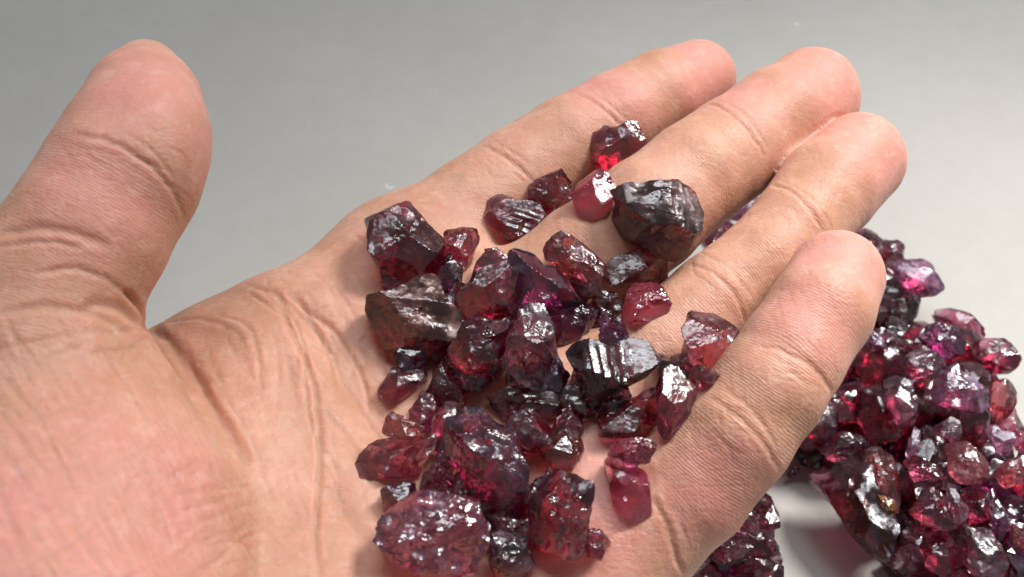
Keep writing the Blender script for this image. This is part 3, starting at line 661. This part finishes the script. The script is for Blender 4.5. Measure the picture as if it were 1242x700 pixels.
def garnet(name, tint, dens, milk, mcol, rough, glint=0.0, body=0.0, coat=0.0):
    t = NT('garnet_'+name); g = t.n('TexCoord').outputs['Object']; oi = t.n('ObjectInfo').outputs['Random']
    off = t.n('VectorMath', {'operation': 'ADD'}, i0=g, i1=t.n('CombineXYZ', None, X=oi, Y=t.math('MULTIPLY', oi, 3.7), Z=0.0).outputs[0]).outputs[0]
    a = t.n('TexNoise', None, Vector=off, Scale=260.0, Detail=4.0, Roughness=0.6).outputs[0]
    b = t.n('TexNoise', None, Vector=off, Scale=900.0, Detail=4.0, Roughness=0.65).outputs[0]
    vo = t.n('TexVoronoi', None, Vector=off, Scale=1100.0).outputs['Distance']
    h = t.math('ADD', t.math('MULTIPLY', b, 0.8), t.math('MULTIPLY', vo, 0.3))
    bp = t.n('Bump', None, Strength=0.4, Distance=0.00016, Height=h).outputs[0]
    def cells(sc, amt, thr):            # every small cleavage face leans its own way
        w = t.n('VectorMath', {'operation': 'ADD'}, i0=off, i1=t.n('VectorMath', {'operation': 'SCALE'}, i0=t.n('TexNoise', None, Vector=off, Scale=sc*.8).outputs[1], Scale=.5/sc).outputs[0]).outputs[0]
        c_ = t.n('TexVoronoi', None, Vector=w, Scale=sc).outputs['Color']
        c_ = t.n('VectorMath', {'operation': 'SUBTRACT'}, i0=c_, i1=(.5, .5, .5)).outputs[0]
        m_ = t.math('MULTIPLY', t.ramp(a, [(thr, 0.0), (thr+.12, 1.0)]), amt)
        return t.n('VectorMath', {'operation': 'SCALE'}, i0=c_, Scale=m_).outputs[0]
    v1 = t.n('VectorMath', {'operation': 'ADD'}, i0=bp, i1=cells(600, glint, .40)).outputs[0]
    v2 = t.n('VectorMath', {'operation': 'ADD'}, i0=v1, i1=cells(1700, glint*.8, .47)).outputs[0]
    bp = t.n('VectorMath', {'operation': 'NORMALIZE'}, i0=v2).outputs[0]
    ro = t.math('ADD', t.ramp(a, [(0.36, rough*.65), (0.64, rough*1.75)]), 0.015)
    gl = t.n('BsdfPrincipled', None, Base_Color=(*tint, 1), Roughness=ro, IOR=1.74, Normal=bp)
    gl.inputs['Transmission Weight'].default_value = 1.0
    # cloudy inclusions and a skin of tiny fractures
    mf = t.math('MULTIPLY', t.ramp(a, [(0.40, 0.15), (0.66, 1.0)]), milk)
    mc = t.mix(t.ramp(b, [(0.35, 0.0), (0.65, 1.0)]), mcol, tuple(min(1, c*1.9+.02) for c in mcol))
    df = t.n('BsdfPrincipled', None, Base_Color=mc, Roughness=t.math('ADD', ro, .1), Normal=bp, IOR=1.74)
    df.inputs['Specular IOR Level'].default_value = 0.85; df.inputs['Subsurface Weight'].default_value = 0.0
    if body: df.inputs['Metallic'].default_value = body
    sh = t.n('MixShader', None, Fac=mf, i1=gl.outputs[0], i2=df.outputs[0]).outputs[0]
    t.t.links.new(sh, t.out.inputs['Surface'])
    va = t.n('VolumeAbsorption', None, Color=(*dens[0], 1), Density=dens[1])
    t.t.links.new(va.outputs[0], t.out.inputs['Volume']); return t.m
RD = (0.86, 0.10, 0.20)
GM = {
 'dark':    garnet('near_black', (.93, .74, .86), ((.70, .02, .25), 440), .26, (.045, .006, .020), .19, .24),
 'maroon':  garnet('maroon', (.94, .75, .87), ((.78, .03, .28), 380), .26, (.060, .007, .024), .18, .24),
 'red':     garnet('red', (.96, .76, .88), ((.78, .03, .28), 400), .26, (.080, .008, .030), .16, .20),
 'pink':    garnet('clear_pink', (.98, .80, .90), ((.92, .08, .36), 240), .22, (.30, .035, .10), .16, .20),
 'brown':   garnet('brownish', (.95, .80, .82), ((.84, .10, .20), 330), .34, (.11, .022, .028), .18, .26),
 'rosebrown': garnet('rose_brown', (.96, .82, .86), ((.88, .16, .30), 260), .34, (.18, .050, .065), .18, .20),
 'purple':  garnet('purple', (.90, .72, .94), ((.60, .025, .36), 480), .28, (.036, .007, .036), .13, .12),
 'grey':    garnet('frosted_grey', (.94, .82, .92), ((.70, .05, .28), 400), .46, (.095, .050, .078), .20, .30),
 'lavender': garnet('lavender', (.95, .86, .97), ((.80, .12, .40), 300), .44, (.20, .12, .22), .18, .25),
 'striped': garnet('silver_striped', (.93, .82, .90), ((.62, .03, .20), 560), .38, (.060, .030, .042), .16, .14),
 'sparkle': garnet('sparkling', (.97, .88, .95), ((.76, .13, .36), 280), .30, (.18, .10, .16), .10, .75),
 'metal':   garnet('metallic_skin', (.85, .7, .72), ((.6, .04, .10), 500), .80, (.070, .032, .034), .24, .18, body=.25),
 'bronze':  garnet('bronze_gleam', (.93, .78, .80), ((.72, .03, .20), 440), .46, (.15, .042, .028), .19, .20, body=.30),  # orange reflection on its facets is mixed into the body colour
 'glint':   garnet('blue_black', (.92, .76, .94), ((.72, .02, .32), 400), .40, (.022, .008, .034), .17, .32),
 'amber':   garnet('amber_tinted', (.95, .78, .76), ((.80, .07, .16), 420), .32, (.070, .022, .022), .16, .25),
 'amber2':  garnet('amber', (.98, .84, .62), ((.90, .42, .08), 200), .45, (.36, .16, .04), .14, .2),
}
LAMP2 = np.array([20.0, 520.0, 1250.0])
def put_stone(poly_px, C, N, th, seed, style, mat, lev):
    C = np.array(C, float); N = unit(N); u = unit(np.cross([0, 1, 0.2], N)); v = np.cross(N, u)
    pl = []
    for q in poly_px:
        d = ray(*q); t = ((C-CAM)@N)/(d@N); w = CAM+d*t-C; pl.append((w@u, w@v))
    pl = np.array(pl)
    if ((pl[:, 0]*np.roll(pl[:, 1], -1)-pl[:, 1]*np.roll(pl[:, 0], -1)).sum()) < 0: pl = pl[::-1]
    face = None
    if style in ('striated', 'mirror') or mat in ('sparkle', 'lavender'):
        w = unit(unit(CAM-C)+unit(LAMP2-C)); face = (w@u, w@v, w@N)
    if style == 'mirror': style = 'block'
    V, F = stone_mesh(pl, th, seed, style, lev, face)
    o = link_mesh('garnet_stone', V*MM, F, GM[mat])
    o.data.set_sharp_from_angle(angle=math.radians(20))
    from mathutils import Matrix
    M = Matrix(((u[0], v[0], N[0], C[0]*MM), (u[1], v[1], N[1], C[1]*MM), (u[2], v[2], N[2], C[2]*MM), (0, 0, 0, 1)))
    o.matrix_world = M; return o
def extent(poly, dep):
    p = np.array(poly); c = p.mean(0); q = p-c; w, _ = np.linalg.eigh(q.T@q/len(q)); return 2*math.sqrt(2*w[0])*dep/FPX, 2*math.sqrt(2*w[1])*dep/FPX
def centroid(poly):
    p = np.array(poly, float); x, y = p[:, 0], p[:, 1]; x1, y1 = np.roll(x, -1), np.roll(y, -1); c = x*y1-x1*y
    return ((x+x1)*c).sum()/(3*c.sum()), ((y+y1)*c).sum()/(3*c.sum())
cen = [centroid(q[0]) for q in HELD]; hp, hk = hits(cen); hn = grad(hp, 1.5)
for i, (poly, lay, mat, style, lab) in enumerate(HELD):
    dep = float((hp[i]-CAM)@FW); mn, mx = extent(poly, dep); th = min(max(mn*1.0, 6.0), 11.0)
    if style == 'facet': th *= .85
    vd = -ray(*cen[i]); N = unit(.55*unit(hn[i])+.45*vd); C = hp[i]+vd*(th*.41+lay*5.0)
    tag(put_stone(poly, C, N, th, 100+i, style, mat, 6), lab, 'stone', 'rough garnets held in the palm')
# smaller stones wedged underneath the others in the hand
UNDER = [
    (530, 412, 24, 'red', 'small red stone under the right edge of the bronze gleaming stone'),
    (560, 362, 20, 'maroon', 'small stone in the notch between the small silver-ended and the dull maroon stone'),
    (545, 336, 20, 'purple', 'small dark stone showing just below the small silver-ended one'),
    (612, 392, 27, 'red', 'red stone underneath, between the dull maroon and the frosted grey-purple stone'),
    (600, 332, 22, 'red', 'small red stone peeping out above the dull maroon flat-faced stone'),
    (690, 390, 27, 'purple', 'dark stone underneath, below the tip of the elongated purple-faced stone'),
    (706, 352, 16, 'maroon', 'small maroon stone under the lower corner of the brownish-red brick-shaped stone'),
    (570, 455, 26, 'red', 'red stone below the crumbly grey-streaked one, lying on the skin'),
    (546, 522, 23, 'maroon', 'small maroon stone at the upper left shoulder of the large blue-black stone'),
    (530, 578, 24, 'red', 'red stone between the smooth leftmost maroon stone and the large blue-black one'),
    (565, 604, 25, 'red', 'red stone under the lower left flank of the large blue-black stone'),
    (608, 640, 26, 'red', 'red stone directly above the grey pointed stone at the bottom'),
    (582, 622, 18, 'maroon', 'small maroon stone at the upper right rim of the pale sparkling stone'),
    (650, 608, 20, 'red', 'red stone under the lower tip of the large blue-black stone'),
    (640, 522, 26, 'red', 'red stone under the tiny grey sparkling stone'),
    (688, 518, 20, 'red', 'small red stone right below the long thin dark red stone'),
    (664, 590, 18, 'maroon', 'small maroon stone between the orange-glinting stone and the blue-black one'),
    (700, 488, 22, 'maroon', 'small maroon stone at the right end of the long thin dark red stone'),
    (812, 450, 17, 'purple', 'small purplish stone on the skin above the tall red stone'),
    (640, 462, 22, 'red', 'red stone under the foot of the frosted grey-purple stone'),
    (712, 470, 24, 'red', 'red stone under the left flank of the silver striped stone'),
    (640, 650, 22, 'maroon', 'maroon stone under the left flank of the large lumpy maroon stone'),
    (745, 486, 20, 'maroon', 'small maroon stone under the lower point of the silver striped stone'),
    (512, 500, 18, 'maroon', 'small maroon stone below the leaf-shaped dark stone'),
    (590, 440, 24, 'purple', 'dark stone underneath, between the two crumbly grey-topped stones'),
    (670, 455, 22, 'purple', 'dark stone between the frosted grey-purple and the silver striped stone'),
    (545, 545, 20, 'red', 'red stone against the left side of the large blue-black stone'),
    (745, 405, 18, 'purple', 'small dark stone above the right half of the silver striped stone'),
    (500, 436, 18, 'purple', 'small dark stone under the lower end of the bronze gleaming stone'),
]
g0 = np.random.RandomState(9)
def blob(x, y, r):
    n = g0.randint(6, 9); a = np.sort(g0.uniform(0, 6.28, n)+0); a = np.linspace(0, 6.28, n, endpoint=False)+g0.uniform(-.3, .3, n); k = g0.uniform(.75, 1.2, n); s_ = g0.uniform(.75, 1.0)
    t0 = g0.uniform(0, 3.1); X = r*k*np.cos(a); Y = r*k*np.sin(a)*s_
    return [(x+X[j]*math.cos(t0)-Y[j]*math.sin(t0), y+X[j]*math.sin(t0)+Y[j]*math.cos(t0)) for j in range(n)]
hp, hk = hits([q[:2] for q in UNDER]); hn = grad(hp, 1.5)
for i, (x, y, r, mat, lab) in enumerate(UNDER):
    th = 6.2; vd = -ray(x, y); N = unit(hn[i]); 
    o = put_stone(blob(x, y, r*1.12), hp[i]+N*th*.4, N, th, 340+i, 'rough' if i % 2 else 'facet', mat, 5)
    tag(o, lab, 'stone', 'small stones wedged under the handful')
# ------------------------------------------------------------------ the heap on the table
for i, (poly, z, mat, style, lab) in enumerate(PILE):
    c = centroid(poly); p = P(c[0], c[1], z); dep = float((p-CAM)@FW); mn, mx = extent(poly, dep); th = min(max(mn*.9, 4.5), 11.0)
    zz = max(z+1.5, th*.46) if z > 7 else th*.47; p = P(c[0], c[1], zz)
    N = unit(.6*np.array([g0.normal(0, .12), g0.normal(0, .12), 1])+.4*-ray(*c))
    tag(put_stone(poly, p, N, th, 500+i, style, mat, 5), lab, 'stone', 'rough garnets heaped on the table')
AREA_ = [(1045, 300), (1085, 320), (1100, 390), (1170, 405), (1225, 440), (1222, 520), (1300, 560), (1420, 800), (1120, 800), (1105, 690), (1080, 640), (1075, 560), (985, 560), (950, 520), (940, 480), (940, 420), (990, 340)]
def inside(x, y, poly):
    c = False; n = len(poly)
    for i in range(n):
        x1, y1 = poly[i]; x2, y2 = poly[(i+1) % n]
        if (y1 > y) != (y2 > y) and x < (x2-x1)*(y-y1)/(y2-y1)+x1: c = not c
    return c
RIM = [[centroid(PILE[k][0])] for k in (2, 3, 4, 5, 9, 17, 20)]
SHORT = ['uppermost red stone', 'dusky red top stone', 'pale lavender glassy stone', 'upright dark red stone', 'flat red slab', 'dusty red rim stone', 'purplish-red crinkled stone',
  'silver-ribbed stone', 'large blue-lavender stone', 'brown-red rim stone', 'smoky upright stone', 'brightest red stone', 'small lavender sparkling stone', 'thin red sliver',
  'silvery square-faced stone', 'pink-brown crusty stone', 'flat milky lavender stone', 'red edge-cut stone', 'dark grey-ridged stone', 'amber-tinted dark stone', 'longest stone', 'tiny amber chip',
  'white-bruised dark stone', 'blue-grey blade', 'silver-wrinkled stone', 'dull maroon bottom stone', 'glittering red centre stone', 'narrow blue-edged stone', 'grey-brown crusty stone',
  'brown crinkled corner stone', 'narrow dark purple stone', 'smooth deep red stone', 'clear red stone', 'bright red bottom stone']
WHERE = ['to the right of', 'below and right of', 'straight below', 'below and left of', 'to the left of', 'above and left of', 'straight above', 'above and right of']
used = set()
def low_label(x, y, mat):
    if x > 1255 or y > 712: return None
    cand = []
    for k, nm in enumerate(SHORT):
        c = centroid(PILE[k][0]); d = math.hypot(x-c[0], y-c[1]); cand.append((d, nm, int(round(math.atan2(y-c[1], x-c[0])/(math.pi/4))) % 8))
    tint = {'red': 'red', 'maroon': 'maroon', 'purple': 'purple'}[mat]
    for d, nm, w in sorted(cand)[:14]:
        lab = 'low %s stone in the heap %s the %s' % (tint, WHERE[w], nm)
        if lab not in used: used.add(lab); return lab
    return None
done = []
for i, (x, y) in enumerate([(905, 640), (880, 675), (925, 665), (850, 705), (890, 715), (930, 705), (915, 612)]):
    tag(put_stone(blob(x, y, 24), P(x, y, 4), [g0.normal(0, .2), g0.normal(0, .2), 1], 6.5, 900+i, 'facet' if i % 2 else 'rough', ['maroon', 'purple', 'dark'][i % 3], 4),
        ['low maroon stone nearest the middle of the small heap', 'low purple stone in the left part of the small heap', 'low dark stone at the right rim of the small heap', 'leftmost low maroon stone of the small heap, beside the finger root', 'low purple stone at the bottom middle of the small heap', 'low dark stone at the bottom right of the small heap', 'low maroon stone at the top of the small heap, under the finger'][i], 'stone', 'stones lying low in the small heap')
for _ in range(4000):
    x, y = g0.uniform(930, 1420), g0.uniform(290, 800)
    if not inside(x, y, AREA_): continue
    layer = 0 if g0.rand() < .7 else 1
    if min(math.hypot(x-a_[0][0], y-a_[0][1]) for a_ in RIM) < 26: continue
    edge = min(math.hypot(x-a, y-b) for a, b in AREA_)
    if layer and (edge < 35 or not inside(x, y+25, AREA_)): continue
    z = 4.2 if layer == 0 else 10.5; p = P(x, y, z)
    if any(np.linalg.norm(p-q) < (6.9 if layer == 0 else 7.6) for q in done): continue
    done.append(p); th = g0.uniform(6, 8.4); r = g0.uniform(4.4, 6.4)*FPX/float((p-CAM)@FW)
    mat = ['red', 'maroon', 'red', 'maroon', 'purple'][g0.randint(5)]
    o = put_stone(blob(x, y, r), p, [g0.normal(0, .3), g0.normal(0, .3), 1], th, 700+len(done), ['rough', 'facet', 'facet', 'block'][g0.randint(4)], mat, 4)
    tag(o, low_label(x, y, mat) or 'dark red stone at the outer end of the heap, past the picture edge', 'stone', 'stones lying low in the heap on the table')
    if len(done) > 130: break
# ------------------------------------------------------------------ bright crumbs on the paper
print('all', len(SC.objects), 'tris', sum(len(o.data.loop_triangles) or sum(p.loop_total-2 for p in o.data.polygons) for o in SC.objects if o.type == 'MESH' and len(o.data.polygons) < 1000), time.time()-T0)
